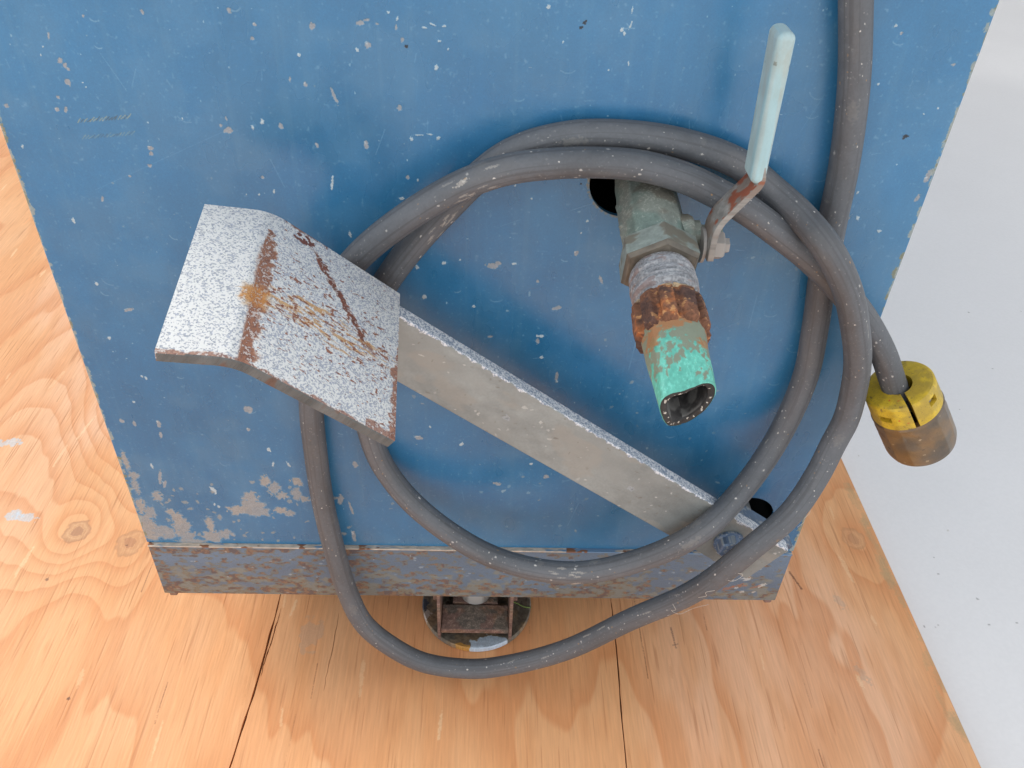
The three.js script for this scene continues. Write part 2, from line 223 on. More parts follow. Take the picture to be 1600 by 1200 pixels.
for (let i = 0; i < 1500; i++) { const r = 0.14 + rnd() * 0.22; cordTex.blob(rnd() * 700, rnd() * 42, r * 1.3, r, 0, [158, 156, 150], { alpha: 0.15 + rnd() * 0.35 }); }   // dust
for (let i = 0; i < 30; i++) cordTex.blob(rnd() * 700, rnd() * 42, 1 + rnd() * 5, 0.6 + rnd() * 2, 0, [136, 132, 124], { alpha: 0.12 + rnd() * 0.3, ragged: 0.9, freq: 5 });   // rubbed patches
for (let i = 0; i < 13; i++) { const s = 534 + rnd() * 24; cordTex.blob(s, 24 + rnd() * 13, 1 + rnd() * 2.4, 0.25 + rnd() * 0.45, 0, [180, 172, 160], { alpha: 0.3 + rnd() * 0.35, ragged: 0.8 }); }   // pale scrape

// pedal: x = -distance along from the right edge, y = distance from the back edge (z)
const pedalTex = new Tex(1024, 1024, -100, 6, -10, 104, (x, z, o) => {
  const s = -x, sp = F(x * 2.1, z * 2.1, 2, 91) * 0.66 + F(x * 1.2 + 5, z * 1.2, 3, 92) * 0.34, den = step(50, 80, s + (F(z * 0.1, s * 0.1, 2, 90) - 0.5) * 30) * 0.055 + step(60, 95, z) * 0.02;
  set3(o, [164, 167, 175]); mul3(o, 0.97 + (N(x * 0.9, z * 0.9, 93) - 0.5) * 0.12); const k = step(0.435 - den, 0.52 - den, sp); mix3(o, [216, 213, 207], k * 0.95);
  o.rough = 0.75; o.h = 0.42 + k * 0.25;
  const rust = (v, c1, c2, al = 1) => { if (v <= 0) return; const q = F(x * 0.9, z * 0.9, 3, 96); mix3(o, q > 0.52 ? c1 : c2, v * al * (k > 0.7 && q < 0.42 ? 0.35 : 1)); o.h -= 0.12 * v; o.rough = 0.9; };
  const n = (F(x * 0.35, z * 0.35, 4, 94) - 0.5), n2 = F(s * 0.08, z * 0.6, 4, 95) - 0.5;
  const wz = step(12, 30, z) * (1 - step(88, 99, z) * 0.3), w = lerp(1.6, 3.6, wz), bend = Math.abs(s - 66.5 - (z - 50) * -0.02 - n * 5) / w;
  rust(z > 12 ? 1 - step(0.7, 1.35, bend + n * 1.1) : 0, [142, 92, 68], [120, 78, 62], 0.92);
  rust(z > 46 && z < 70 ? (1 - step(0.8, 1.5, Math.abs(s - 67 - n * 5) / 5.2 + n2 * 0.6)) * step(48, 53, z) * (1 - step(58, 65, z)) : 0, [190, 128, 66], [172, 108, 54], 0.85);
  rust((1 - step(0.6, 1.3, Math.abs(s - (46 - (z - 9) * 0.76) - n * 7) / 1.9)) * step(7, 12, z) * (1 - step(46, 54, z)), [122, 72, 56], [100, 60, 48]);
  const mid = Math.pow((s - 34) / 32, 2) + Math.pow((z - 51 - (s - 34) * 0.02) / 8.5, 2) + n2 * 3.4;
  rust((1 - step(0.3, 0.9, mid)) * step(0.4, 0.55, F(x * 0.25, z * 0.8 - x * 0.1, 4, 88)), [194, 148, 94], [182, 124, 70], 0.8);
  rust(s > 4 && s < 62 ? step(0.62, 0.67, F(x * 0.5 + 3, z * 0.9, 4, 97) - Math.abs(z - 48) * 0.004 + 0.035) : 0, [138, 82, 60], [118, 66, 48], 0.85);
  rust(1 - step(0, 1, (s + n * 6 - 2.0) / 1.2 + (z < 55 ? (55 - z) * 0.12 : 0)), [146, 98, 76], [124, 80, 64], 0.85);
  rust(1 - step(0, 1, (93.6 - z + n * 4 - (s < 14 ? 4 : s < 50 ? 1.2 : 1.6)) / 1.2), [146, 104, 86], [124, 84, 70], 0.8);
  rust(1 - step(0, 1, (z - 0.6 + n * 6) / 1.4) * 1 - (s > 62 || s < 40 ? 1 : 0), [120, 78, 66], [104, 66, 56], 0.8);
  if (z > 96.5) { set3(o, [98, 97, 94]); mul3(o, 0.8 + F(x * 0.3, z * 0.5, 4, 98) * 0.4); mix3(o, [110, 76, 60], step(0.55, 0.65, F(x * 0.15, z * 0.4, 3, 99)) * 0.7); }
});
for (let i = 0; i < 12; i++) pedalTex.blob(-50 - rnd() * 6 + rnd() * 4, 3 + rnd() * 6, 0.6 + rnd() * 1.1, 0.5 + rnd() * 0.8, rnd(), [112, 66, 54], { ragged: 0.8 });

// pedal arm: x along, y up its face (mm from the lower edge; the top edge unrolls above 33.5)
const armTex = new Tex(1024, 256, -6, 330, -10, 54, (x, y, o) => {
  const a = F(x * 0.02, y * 0.03, 4, 101), b = F(x * 0.12, y * 0.2, 4, 102), c = N(x * 1.2, y * 1.2, 103);
  set3(o, [136, 140, 137]); mul3(o, 0.95 + (a - 0.5) * 0.3 + (b - 0.5) * 0.16 + (c - 0.5) * 0.05);
  mix3(o, [136, 138, 134], 0.5 * step(0.5, 0.66, F(x * 0.04 + 7, y * 0.05, 3, 104))); mix3(o, [146, 140, 130], 0.4 * step(0.56, 0.7, F(x * 0.05, y * 0.09 + 4, 3, 105)));
  if (y > 32.6 + (F(x * 0.3, 1, 4, 106) - 0.5) * 4) { const sp = F(x * 1.8, y * 1.8, 2, 107); set3(o, [128, 138, 152]); mix3(o, [206, 206, 206], step(0.42, 0.5, sp)); }
  o.rough = 0.6; o.h = 0.5 + (b - 0.5) * 0.2 + (c - 0.5) * 0.08;
});
for (let i = 0; i < 150; i++) armTex.blob(rnd() * 320, rnd() * 33, 0.3 + rnd() * rnd() * 1.6, 0.3 + rnd() * rnd() * 0.9, rnd(), rnd() < 0.5 ? [112, 108, 100] : [190, 188, 182], { alpha: 0.3 + rnd() * 0.4, ragged: 0.7 });
for (const [x, y] of [[128, 14], [214, 15]]) { armTex.blob(x, y, 2.0, 1.5, 0, [150, 154, 156], { ragged: 0.8, dh: -0.1, alpha: 0.7 }); armTex.blob(x + 0.4, y, 0.9, 0.6, 0.4, [112, 116, 118], { ragged: 0.8, dh: -0.15, alpha: 0.7 }); }

// metals of the valve, round (0..88) and along (mm)
const bronzeTex = new Tex(512, 512, 0, 92, -40, 60, (x, y, o) => {
  const a = F(x * 0.06, y * 0.06, 4, 111), b = F(x * 0.3, y * 0.3, 4, 112), c = N(x * 1.6, y * 1.6, 113);
  set3(o, [142, 148, 138]); mix3(o, [118, 146, 136], 0.5 * step(0.48, 0.62, a)); mix3(o, [116, 106, 92], 0.6 * step(0.54, 0.68, F(x * 0.05 + 4, y * 0.09, 4, 114)));
  mul3(o, 0.92 + (b - 0.5) * 0.2 + (c - 0.5) * 0.1); if (b * c > 0.47) mix3(o, [170, 172, 160], 0.45);
  o.rough = 0.62 + (b - 0.5) * 0.2; o.metal = 0.1; o.h = 0.5 + (b - 0.5) * 0.5 + (c - 0.5) * 0.25;
});
const zincTex = new Tex(512, 256, 0, 92, 40, 80, (x, y, o) => {
  const b = F(x * 0.22, y * 0.8, 4, 121), c = N(x * 1.8, y * 1.8, 122); set3(o, [150, 150, 152]); mul3(o, 0.9 + (b - 0.5) * 0.4 + (c - 0.5) * 0.2);
  mix3(o, [184, 185, 184], 0.5 * step(0.45, 0.75, F(x * 1.1, y * 0.8, 4, 123))); mix3(o, [128, 104, 98], 0.5 * step(0.56, 0.68, F(x * 0.15, y * 0.5 + 9, 3, 124)));
  o.rough = 0.72; o.metal = 0.15; o.h = 0.5 + (b - 0.5) * 0.6 + (c - 0.5) * 0.3;
});
const rustTex = new Tex(512, 512, 0, 92, 55, 105, (x, y, o) => {
  const a = F(x * 0.14, y * 0.14, 4, 131), b = F(x * 0.5, y * 0.5, 3, 132), c = N(x * 1.8, y * 1.8, 133);
  set3(o, [132, 88, 64]); mix3(o, [178, 106, 60], step(0.52, 0.68, a) * 0.9); mix3(o, [84, 62, 56], step(0.5, 0.62, F(x * 0.11 + 8, y * 0.11, 4, 134)) * 0.8); if (b > 0.7) mix3(o, [210, 160, 100], 0.5); if (y > 61 && y < 68) mix3(o, [214, 192, 156], 0.8 * step(0.4, 0.6, F(x * 0.2, y * 0.3, 3, 136)));
  mul3(o, 0.9 + (b - 0.5) * 0.4 + (c - 0.5) * 0.2); o.rough = 0.92; o.h = 0.5 + (a - 0.5) * 0.5 + (b - 0.5) * 0.5 + (c - 0.5) * 0.2;
});
const brownTex = new Tex(512, 512, -60, 60, -60, 60, (x, y, o) => {
  const a = F(x * 0.1, y * 0.1, 4, 141), b = F(x * 0.5, y * 0.5, 3, 142), c = N(x * 2, y * 2, 143); set3(o, [142, 112, 100]); mix3(o, [158, 124, 98], step(0.5, 0.66, a) * 0.7); mix3(o, [110, 104, 94], 0.8 * step(0.53, 0.64, F(x * 0.07 + 3, y * 0.07, 4, 144)));
  if (b * c > 0.4) mix3(o, [160, 140, 124], 0.5); mul3(o, 0.9 + (b - 0.5) * 0.35 + (c - 0.5) * 0.2); o.rough = 0.88; o.h = 0.5 + (b - 0.5) * 0.6 + (c - 0.5) * 0.2;
});
const padTex = new Tex(512, 512, -60, 60, -60, 60, (x, y, o) => {
  const a = F(x * 0.08, y * 0.08, 4, 151), b = F(x * 0.5, y * 0.5, 3, 152); set3(o, [120, 112, 98]); mix3(o, [144, 120, 92], step(0.5, 0.62, a) * 0.8); mul3(o, 0.9 + (b - 0.5) * 0.5);
  o.rough = 0.88; o.h = 0.5 + (b - 0.5) * 0.6;
});
padTex.blob(8, 38, 15, 7, -0.2, [186, 200, 212], { ragged: 0.6 }); padTex.blob(-10, 40, 6, 4, 0, [186, 136, 66], { ragged: 0.8 }); padTex.blob(-38, 14, 3, 6, 0.4, [170, 160, 150], { ragged: 0.8 }); padTex.blob(-40, 4, 3, 5, 0, [60, 66, 78], { ragged: 0.8 });
const hoseTex = new Tex(512, 256, 0, 92, 76, 122, (x, y, o) => {
  const n = F(x * 0.42, y * 0.4, 5, 161) * 0.65 + F(x * 0.12, y * 0.12, 3, 166) * 0.35, b = F(x * 0.7, y * 0.7, 3, 162), c = N(x * 2, y * 2, 163); set3(o, [98, 182, 162]); mul3(o, 0.96 + (b - 0.5) * 0.25 + (F(x * 0.05, y * 0.05, 2, 165) - 0.5) * 0.2);
  const worn = step(0.44, 0.56, n + (y < 97 ? (97 - y) * 0.008 + 0.04 : (97 - y) * 0.016 + 0.02) + (b - 0.5) * 0.3); mix3(o, [126, 122, 104], worn * 0.88); if (worn < 0.5 && c * b > 0.4) mix3(o, [140, 216, 200], 0.3);
  mix3(o, [158, 104, 64], 0.8 * step(0.5, 0.6, F(x * 0.12 + 6, y * 0.25, 4, 164) + (88 - y) * 0.022 - 0.03));
  o.rough = lerp(0.5, 0.8, worn); o.h = 0.5 + (1 - worn) * 0.15 + (b - 0.5) * 0.25;
});
const liningTex = new Tex(512, 128, 0, 92, 0, 20, (x, y, o) => {
  const b = F(x * 0.4, y * 0.6, 4, 171); set3(o, [56, 54, 52]); mul3(o, 0.85 + (b - 0.5) * 0.6); if (y > 3.5) mix3(o, [98, 96, 92], step(0.4, 0.6, F(x * 0.1, y * 0.2, 3, 172)) * 0.9); o.rough = 0.8; o.h = 0.5 + (b - 0.5) * 0.5;
});
for (let i = 0; i < 26; i++) if (rnd() < 0.66) liningTex.blob(2 + i * 3.4 + rnd() * 2.4, 1.2 + rnd() * 1.4, 0.35 + rnd() * rnd() * 1.5, 0.25 + rnd() * 0.4, rnd() * 0.6, [186, 180, 168], { ragged: 0.8 });
// plug
const yellowTex = new Tex(512, 512, -30, 30, -30, 30, (x, y, o) => {
  const b = F(x * 0.4, y * 0.4, 4, 181), c = N(x * 2.4, y * 2.4, 182); set3(o, [204, 171, 42]); mul3(o, 0.95 + (b - 0.5) * 0.2); mix3(o, [150, 126, 52], 0.5 * step(0.5, 0.66, F(x * 0.12, y * 0.12, 4, 183))); if (c > 0.86) mix3(o, [116, 96, 48], 0.55);
  o.rough = 0.5; o.h = 0.5 + (b - 0.5) * 0.2 + (c - 0.5) * 0.1;
});
for (let i = 0; i < 30; i++) yellowTex.blob((rnd() - 0.5) * 56, (rnd() - 0.5) * 56, 0.3 + rnd() * 0.7, 0.3 + rnd() * 0.7, 0, rnd() < 0.2 ? [186, 74, 40] : [112, 92, 50], { alpha: 0.7, ragged: 0.6 });
const amberTex = new Tex(512, 256, 0, 130, 0, 60, (x, y, o) => {
  const b = F(x * 0.15, y * 0.2, 4, 191), c = N(x * 1.8, y * 1.8, 192); set3(o, [124, 94, 56]); mix3(o, [84, 74, 62], 0.85 * step(0.36, 0.7, F(x * 0.07 + 4, y * 0.09, 5, 193))); mul3(o, 0.92 + (b - 0.5) * 0.35 + (c - 0.5) * 0.1);
  o.rough = 0.42 + (b - 0.5) * 0.3; o.h = 0.5 + (b - 0.5) * 0.2;
});
for (let i = 0; i < 60; i++) amberTex.blob(rnd() * 130, rnd() * 50, 0.3 + rnd() * 0.7, 0.3 + rnd() * 0.5, 0, rnd() < 0.5 ? [190, 170, 140] : [60, 50, 42], { alpha: 0.6, ragged: 0.7 });
// pale mint vinyl of the lever sleeve: x round, y along
const mintTex = new Tex(256, 512, -15, 15, -32, 32, (x, y, o) => {
  const b = F(x * 0.2, y * 0.12, 4, 201), c = N(x * 1.8, y * 1.8, 202); set3(o, [168, 189, 188]); mul3(o, 0.97 + (b - 0.5) * 0.16 + (c - 0.5) * 0.03); mix3(o, [156, 156, 142], 0.3 * step(0.55, 0.7, F(x * 0.25 + 3, y * 0.1, 4, 203))); mix3(o, [150, 196, 206], 0.4 * step(0.5, 0.7, F(x * 0.3, y * 0.03, 2, 204)));
  o.rough = 0.52; o.h = 0.5 + (b - 0.5) * 0.3;
});
for (let i = 0; i < 7; i++) mintTex.blob((rnd() - 0.5) * 28, (rnd() - 0.5) * 60, 0.3 + rnd() * 0.4, 0.3 + rnd() * 0.8, 0, [112, 112, 100], { alpha: 0.6, ragged: 0.6 });
const steelTex = new Tex(256, 256, -30, 30, -30, 30, (x, y, o) => {
  const b = F(x * 0.25, y * 0.25, 4, 211), c = N(x * 1.6, y * 1.6, 212); set3(o, [158, 153, 146]); mul3(o, 0.9 + (b - 0.5) * 0.4 + (c - 0.5) * 0.1); mix3(o, [134, 112, 98], step(0.5, 0.64, F(x * 0.13 + 2, y * 0.13, 4, 213)) * 0.6); if (y > 3 && y < 26) mix3(o, [146, 78, 54], 0.9 * step(0.46, 0.56, F(x * 0.2, y * 0.2, 4, 214) - Math.hypot(x * 0.8, y - 14) * 0.012 + 0.07));
  o.rough = 0.62; o.metal = 0.3; o.h = 0.5 + (b - 0.5) * 0.4;
});
const greyTex = new Tex(256, 256, -60, 60, -60, 60, (x, y, o) => {
  const b = F(x * 0.12, y * 0.12, 4, 221), c = N(x * 1.4, y * 1.4, 222); set3(o, [88, 106, 128]); mul3(o, 0.9 + (b - 0.5) * 0.3 + (c - 0.5) * 0.1); mix3(o, [150, 148, 142], step(0.58, 0.66, F(x * 0.3, y * 0.3, 4, 223)) * 0.7);
  o.rough = 0.58; o.h = 0.5 + (b - 0.5) * 0.3;
});
const boltTex = new Tex(256, 256, 120, 180, 140, 200, (x, y, o) => {
  const b = F(x * 0.5, y * 0.5, 4, 241), c = N(x * 3, y * 3, 242); set3(o, [96, 116, 142]); mul3(o, 0.94 + (b - 0.5) * 0.3 + (c - 0.5) * 0.1); mix3(o, [176, 178, 174], step(0.56, 0.68, F(x * 0.9 + 4, y * 0.9, 4, 243)) * 0.6); o.rough = 0.5; o.h = 0.5 + (b - 0.5) * 0.3;
});
const hexTex = new Tex(256, 256, 0, 92, -40, 60, (x, y, o) => {
  const b = F(x * 0.25, y * 0.25, 4, 251), c = N(x * 1.8, y * 1.8, 252); set3(o, [142, 150, 142]); mul3(o, 0.95 + (b - 0.5) * 0.3 + (c - 0.5) * 0.1); mix3(o, [112, 104, 90], 0.8 * step(0.54, 0.64, F(x * 0.12 + 4, y * 0.2, 4, 253)));
  o.rough = 0.6; o.metal = 0.2; o.h = 0.5 + (b - 0.5) * 0.4;
});
const bronzeDarkTex = new Tex(128, 128, 0, 92, -40, 60, (x, y, o) => { const b = F(x * 0.3, y * 0.6, 4, 261); set3(o, [106, 98, 86]); mul3(o, 0.9 + (b - 0.5) * 0.5); o.rough = 0.6; o.h = 0.5 + (b - 0.5) * 0.4; });

// ---------- geometry helpers ----------
const box = (w, h, d, x, y, z) => new THREE.BoxGeometry(w, h, d).translate(x, y, z);
const rbox = (w, h, d, x, y, z, r = 0.001, seg = 2) => new RoundedBoxGeometry(w, h, d, seg, r).translate(x, y, z);
// surface of revolution about +Z; profile [[s, r], ...]; tex maps (0..circumference mm, s mm)
function revolve(profile, seg, tex, { mod, crease = 0.7, circ = 88, start = -Math.PI / 2 } = {}) {
  const n = profile.length, pos = [], uv = [], idx = [];
  for (let i = 0; i < n; i++) for (let j = 0; j <= seg; j++) {
    const th = start + j / seg * Math.PI * 2, s = profile[i][0]; let r = profile[i][1]; if (mod) r = mod(th, s, r, i);
    pos.push(r * Math.cos(th), r * Math.sin(th), s);
    let arc = 0; for (let k = 1; k <= i; k++) arc += Math.hypot(profile[k][0] - profile[k - 1][0], (profile[k][1] - profile[k - 1][1]));
    const v = profile[0][0] * 1000 + arc * 1000; uv.push((j / seg * circ - tex.x0) / (tex.x1 - tex.x0), (v - tex.y0) / (tex.y1 - tex.y0));
  }
  for (let i = 0; i < n - 1; i++) for (let j = 0; j < seg; j++) { const a = i * (seg + 1) + j, b = a + 1, c = a + seg + 1, d = c + 1; idx.push(a, b, c, b, d, c); }
  const g = new THREE.BufferGeometry(); g.setAttribute('position', new THREE.Float32BufferAttribute(pos, 3)); g.setAttribute('uv', new THREE.Float32BufferAttribute(uv, 2)); g.setIndex(idx);
  g.computeVertexNormals();
  return toCreasedNormals(g, crease);
}
const basis = (X, Y, Z, o) => new THREE.Matrix4().makeBasis(X, Y, Z).setPosition(o);
// closed outline of a bent strip: centre line points, thickness, corners rounded by radius
function stripShape(pts, t, rad) {
  const c = [pts[0]];
  for (let i = 1; i < pts.length - 1; i++) {
    const p = new THREE.Vector2(...pts[i]), a = new THREE.Vector2(...pts[i - 1]).sub(p), b = new THREE.Vector2(...pts[i + 1]).sub(p), k = Math.min(rad, a.length() * 0.45, b.length() * 0.45);
    a.setLength(k).add(p); b.setLength(k).add(p);
    for (let q = 0; q <= 8; q++) { const u = q / 8; c.push([(1 - u) * (1 - u) * a.x + 2 * u * (1 - u) * p.x + u * u * b.x, (1 - u) * (1 - u) * a.y + 2 * u * (1 - u) * p.y + u * u * b.y]); }
  }
  c.push(pts[pts.length - 1]);
  const L = [], R = [];
  c.forEach((p, i) => { const a = c[Math.max(0, i - 1)], b = c[Math.min(c.length - 1, i + 1)], dx = b[0] - a[0], dy = b[1] - a[1], l = Math.hypot(dx, dy); L.push(new THREE.Vector2(p[0] - dy / l * t / 2, p[1] + dx / l * t / 2)); R.push(new THREE.Vector2(p[0] + dy / l * t / 2, p[1] - dx / l * t / 2)); });
  return new THREE.Shape([...L, ...R.reverse()]);
}
const extrude = (shape, depth, bevel, seg = 2) => toCreasedNormals(new THREE.ExtrudeGeometry(shape, { depth: depth - 2 * bevel, bevelEnabled: bevel > 0, bevelThickness: bevel, bevelSize: bevel, bevelOffset: -bevel, bevelSegments: seg, curveSegments: 40 }).translate(0, 0, bevel), 0.6);
const rounded = (x0, y0, x1, y1, r) => { const s = new THREE.Shape(); s.moveTo(x0 + r, y0); s.lineTo(x1 - r, y0); s.quadraticCurveTo(x1, y0, x1, y0 + r); s.lineTo(x1, y1 - r); s.quadraticCurveTo(x1, y1, x1 - r, y1); s.lineTo(x0 + r, y1); s.quadraticCurveTo(x0, y1, x0, y1 - r); s.lineTo(x0, y0 + r); s.quadraticCurveTo(x0, y0, x0 + r, y0); return s; };
const mm = 1000;
// box-like unwrapping: the face seen from in front in x, y; top and sides folded out
const fold = (front = 0) => (p, n) => Math.abs(n.y) > 0.75 ? [p.x * mm, (p.y + (n.y > 0 ? front - p.z : p.z - front)) * mm] : Math.abs(n.x) > 0.75 ? [(p.x + (n.x > 0 ? front - p.z : p.z - front)) * mm, p.y * mm] : [p.x * mm, p.y * mm];

// ---------- floor and plywood ----------
{
  const wf = new THREE.PlaneGeometry(16, 16).rotateX(-Math.PI / 2).translate(0, -0.0125, 0); whiteTex.uv(wf, (p) => [p.x * mm, p.z * mm]);
  structure('floor', wf, whiteTex.material({ bump: 0.0004, wrap: THREE.MirroredRepeatWrapping })).userData.label = 'plain white painted floor with a few specks of dirt';

  const floor = thing('plywood_sheet', 'weathered orange plywood sheet with open grain cracks lying under the machine', 'plywood', [-0.27, -0.0124, 0]); floor.position.set(0, 0, 0);
  const s = new THREE.Shape([[-0.88, 1.54], [-0.88, -0.9], [0.3418, -0.9], [0.3418, 1.54]].map((p) => new THREE.Vector2(...p)));
  const crack = (pts, w) => {   // an open split in the face veneer; pts in x, z
    const c = new THREE.CatmullRomCurve3(pts.map(([x, z]) => V(x, 0, z))).getPoints(40), a = [], b = [];
    c.forEach((p, i) => { const u = i / 40, k = Math.max(0.00006, w * Math.pow(Math.sin(Math.PI * Math.min(0.985, 0.02 + u * 0.93)), 0.6) * (0.65 + 0.7 * N(i * 0.45, 3, 300)) * 0.5), j = (N(i * 0.3, 9, 301) - 0.5) * 0.0009; a.push(new THREE.Vector2(p.x + j - k, -p.z)); b.push(new THREE.Vector2(p.x + j + k, -p.z)); });
    s.holes.push(new THREE.Path([...a, ...b.reverse()]));
  };
  crack([[-0.1493, -0.06], [-0.1496, -0.0253], [-0.1505, 0.0023], [-0.1518, 0.038], [-0.1535, 0.0684], [-0.1552, 0.098], [-0.157, 0.16]], 0.0016);
  crack([[-0.1462, -0.034], [-0.1476, -0.012], [-0.1487, 0.008], [-0.1493, 0.024]], 0.0009);
  crack([[0.1068, -0.05], [0.1066, -0.0317], [0.1060, -0.0034], [0.1045, 0.043], [0.1033, 0.0909], [0.102, 0.17]], 0.0011);
  crack([[-0.1020, -0.03], [-0.1027, 0.005], [-0.1034, 0.035]], 0.00045);
  const g2 = extrude(s, 0.003, 0).rotateX(-Math.PI / 2).translate(0, -0.003, 0); woodTex.uv(g2, (p) => [p.x * mm, p.z * mm]);
  mesh('face_veneer', g2, woodTex.material({ bump: 0.0005, wrap: THREE.MirroredRepeatWrapping, specularIntensity: 0.6 }), floor);
  mesh('core_veneer', box(1.2212, 0.0092, 2.436, -0.2691, -0.0078, -0.32), new THREE.MeshStandardMaterial({ color: new THREE.Color().setRGB(0.16, 0.075, 0.035), roughness: 0.95 }), floor);

}

// ---------- wall behind the machine, just above the frame; it keeps the sun off the far floor ----------
{
  const w = thing('back_wall', 'pale rendered wall standing behind the blue machine', 'wall', [1.1, -0.0125, -2.3]);
  mesh('wall_panel', box(7.0, 4.0, 0.12, 0, 2.0, 0), new THREE.MeshStandardMaterial({ color: new THREE.Color().setRGB(0.5, 0.49, 0.47), roughness: 0.9 }), w);
  mesh('skirting', rbox(7.0, 0.12, 0.02, 0, 0.06, 0.0715, 0.004), new THREE.MeshStandardMaterial({ color: new THREE.Color().setRGB(0.6, 0.6, 0.58), roughness: 0.6 }), w);
}

// ---------- the welding machine ----------
const machine = thing('welding_machine', 'dented blue steel machine cabinet with rusty base, foot pedal and water valve', 'machine');
const H1 = 1.42;   // top of the cabinet
const blueMat = panelTex.material({ bump: 0.0005, wrap: THREE.MirroredRepeatWrapping, ior: 1.66 });
const darkMat = new THREE.MeshStandardMaterial({ color: new THREE.Color().setRGB(0.03, 0.032, 0.035), roughness: 0.8 });
{
  const ev = new Evaluator(); ev.attributes = ['position', 'normal', 'uv'];
  let pb = new Brush(rbox(0.421, H1 - 0.1137, 0.0026, 0, (H1 + 0.1137) / 2, -0.0013, 0.0010, 3)); pb.updateMatrixWorld();
  for (const [x, y, r] of [[0.0682, 0.3720, 0.0172], [0.1722, 0.1478, 0.0165]]) { const c = new Brush(new THREE.CylinderGeometry(r, r, 0.02, 64).rotateX(Math.PI / 2).translate(x, y, 0)); c.updateMatrixWorld(); pb = ev.evaluate(pb, c, SUBTRACTION); }
  const g = pb.geometry; panelTex.uv(g, fold());
  mesh('front_panel', g, blueMat, machine, 'chipped blue front panel with two round holes');
  for (const sd of [-1, 1]) { const b = rbox(0.002, H1 - 0.114, 1.50, sd * 0.2092, (H1 + 0.114) / 2, -0.7532, 0.0006); panelTex.uv(b, (p) => [p.z * mm + 200, p.y * mm]); mesh('side_panel', b, blueMat, machine); }
  const bk = box(0.416, H1 - 0.114, 0.002, 0, (H1 + 0.114) / 2, -1.5025); panelTex.uv(bk, fold()); mesh('back_panel', bk, blueMat, machine);
  const tp = rbox(0.42, 0.0025, 1.504, 0, H1 + 0.0013, -0.7520, 0.0008); panelTex.uv(tp, (p) => [p.x * mm, p.z * mm + 400]); mesh('top_panel', tp, blueMat, machine);
  mesh('bottom_panel', box(0.416, 0.002, 1.49, 0, 0.1085, -0.752), darkMat, machine);
  // rail
  const rs = new THREE.Shape(); rs.moveTo(0.0012, 0.0642); rs.quadraticCurveTo(0.0012, 0.0628, -0.0004, 0.0628); rs.lineTo(-0.03, 0.0628); rs.lineTo(-0.03, 0.0652); rs.lineTo(-0.0012, 0.0652); rs.lineTo(-0.0012, 0.1126); rs.lineTo(0.0006, 0.1126); rs.quadraticCurveTo(0.0012, 0.1126, 0.0012, 0.112); rs.closePath();
  const rg = toCreasedNormals(new THREE.ExtrudeGeometry(rs, { depth: 0.419, bevelEnabled: false, curveSegments: 6 }), 0.5).rotateY(-Math.PI / 2).translate(0.2095, 0, 0);
  // local x of the shape ran along +z after the turn
  railTex.uv(rg, (p, n) => Math.abs(n.y) > 0.7 ? [p.x * mm, (n.y > 0 ? 112 : 63 + (p.z < -0.002 ? 3 : 0))] : [p.x * mm, p.y * mm]);
  const railMat = railTex.material({ bump: 0.0008 });
  mesh('base_rail', rg, railMat, machine, 'blue base rail eaten by brown rust');
  for (const sd of [-1, 1]) { const b = box(0.0016, 0.048, 1.48, sd * 0.2088, 0.0884, -0.7435); railTex.uv(b, (p) => [p.z * mm + 200, p.y * mm]); mesh('side_rail', b, railMat, machine); }
  const lg = rbox(0.4185, 0.0011, 0.0046, 0, 0.11325, 0.0004, 0.0004); lipTex.uv(lg, (p) => [p.x * mm, p.z * mm + 2]); mesh('seam_strip', lg, lipTex.material({ bump: 0.0002 }), machine);
  const brownMat = brownTex.material({ bump: 0.0008 });
  for (const [x, y] of [[-0.2045, 0.0615], [0.2052, 0.0615]]) { const b = rbox(0.0055, 0.004, 0.0045, x, y, -0.0015, 0.0014); brownTex.uv(b, fold()); mesh('corner_tab', b, brownMat, machine); }
  // dark strap bracket behind the pedal arm
  // foot
  const foot = group('levelling_foot', machine, 'rusty levelling foot on a round pad');
  const pad = revolve([[0, 0.0005], [0, 0.0400], [0.0010, 0.0414], [0.0042, 0.0416], [0.0052, 0.0408], [0.0053, 0.0385], [0.0042, 0.0370], [0.0042, 0.0005]], 56, padTex).rotateX(-Math.PI / 2).translate(0.0022, 0.0005, -0.038);
  padTex.uv(pad, (p) => [(p.x - 0.0022) * mm, (p.z + 0.038) * mm]); mesh('pad', pad, padTex.material({ bump: 0.0008 }), foot);
  const bp = rbox(0.0488, 0.005, 0.022, 0.0012, 0.0178, -0.0135, 0.001); brownTex.uv(bp, (p, n) => Math.abs(n.z) > 0.7 ? [p.x * mm, p.y * mm] : [p.x * mm, p.z * mm]); mesh('bracket_base', bp, brownMat, foot);
  const ub = rbox(0.034, 0.0150, 0.03, 0.0012, 0.0128, -0.041, 0.001); brownTex.uv(ub, fold()); mesh('foot_block', ub, brownMat, foot);
  for (const x of [-0.0246, 0.0270]) { const b = rbox(0.0024, 0.057, 0.066, x, 0.0345, -0.0365, 0.0008); brownTex.uv(b, (p) => [p.z * mm, p.y * mm]); mesh('bracket_side', b, brownMat, foot); }
  for (const [x, k] of [[-0.0272, -1], [0.0296, 1]]) { const c = new THREE.CylinderGeometry(0.0042, 0.0042, 0.003, 6).rotateZ(Math.PI / 2).translate(x, 0.0455, -0.014); brownTex.uv(c, fold()); mesh('bracket_bolt', c, brownMat, foot); }
  const post = revolve([[0.0205, 0.001], [0.0205, 0.0104], [0.0215, 0.0112], [0.106, 0.0112]], 32, lipTex).rotateX(-Math.PI / 2).translate(0.0012, 0, -0.0345);
  mesh('post', post, new THREE.MeshStandardMaterial({ color: new THREE.Color().setRGB(0.62, 0.60, 0.56), roughness: 0.55 }), foot, 'white leg post of the foot');
}

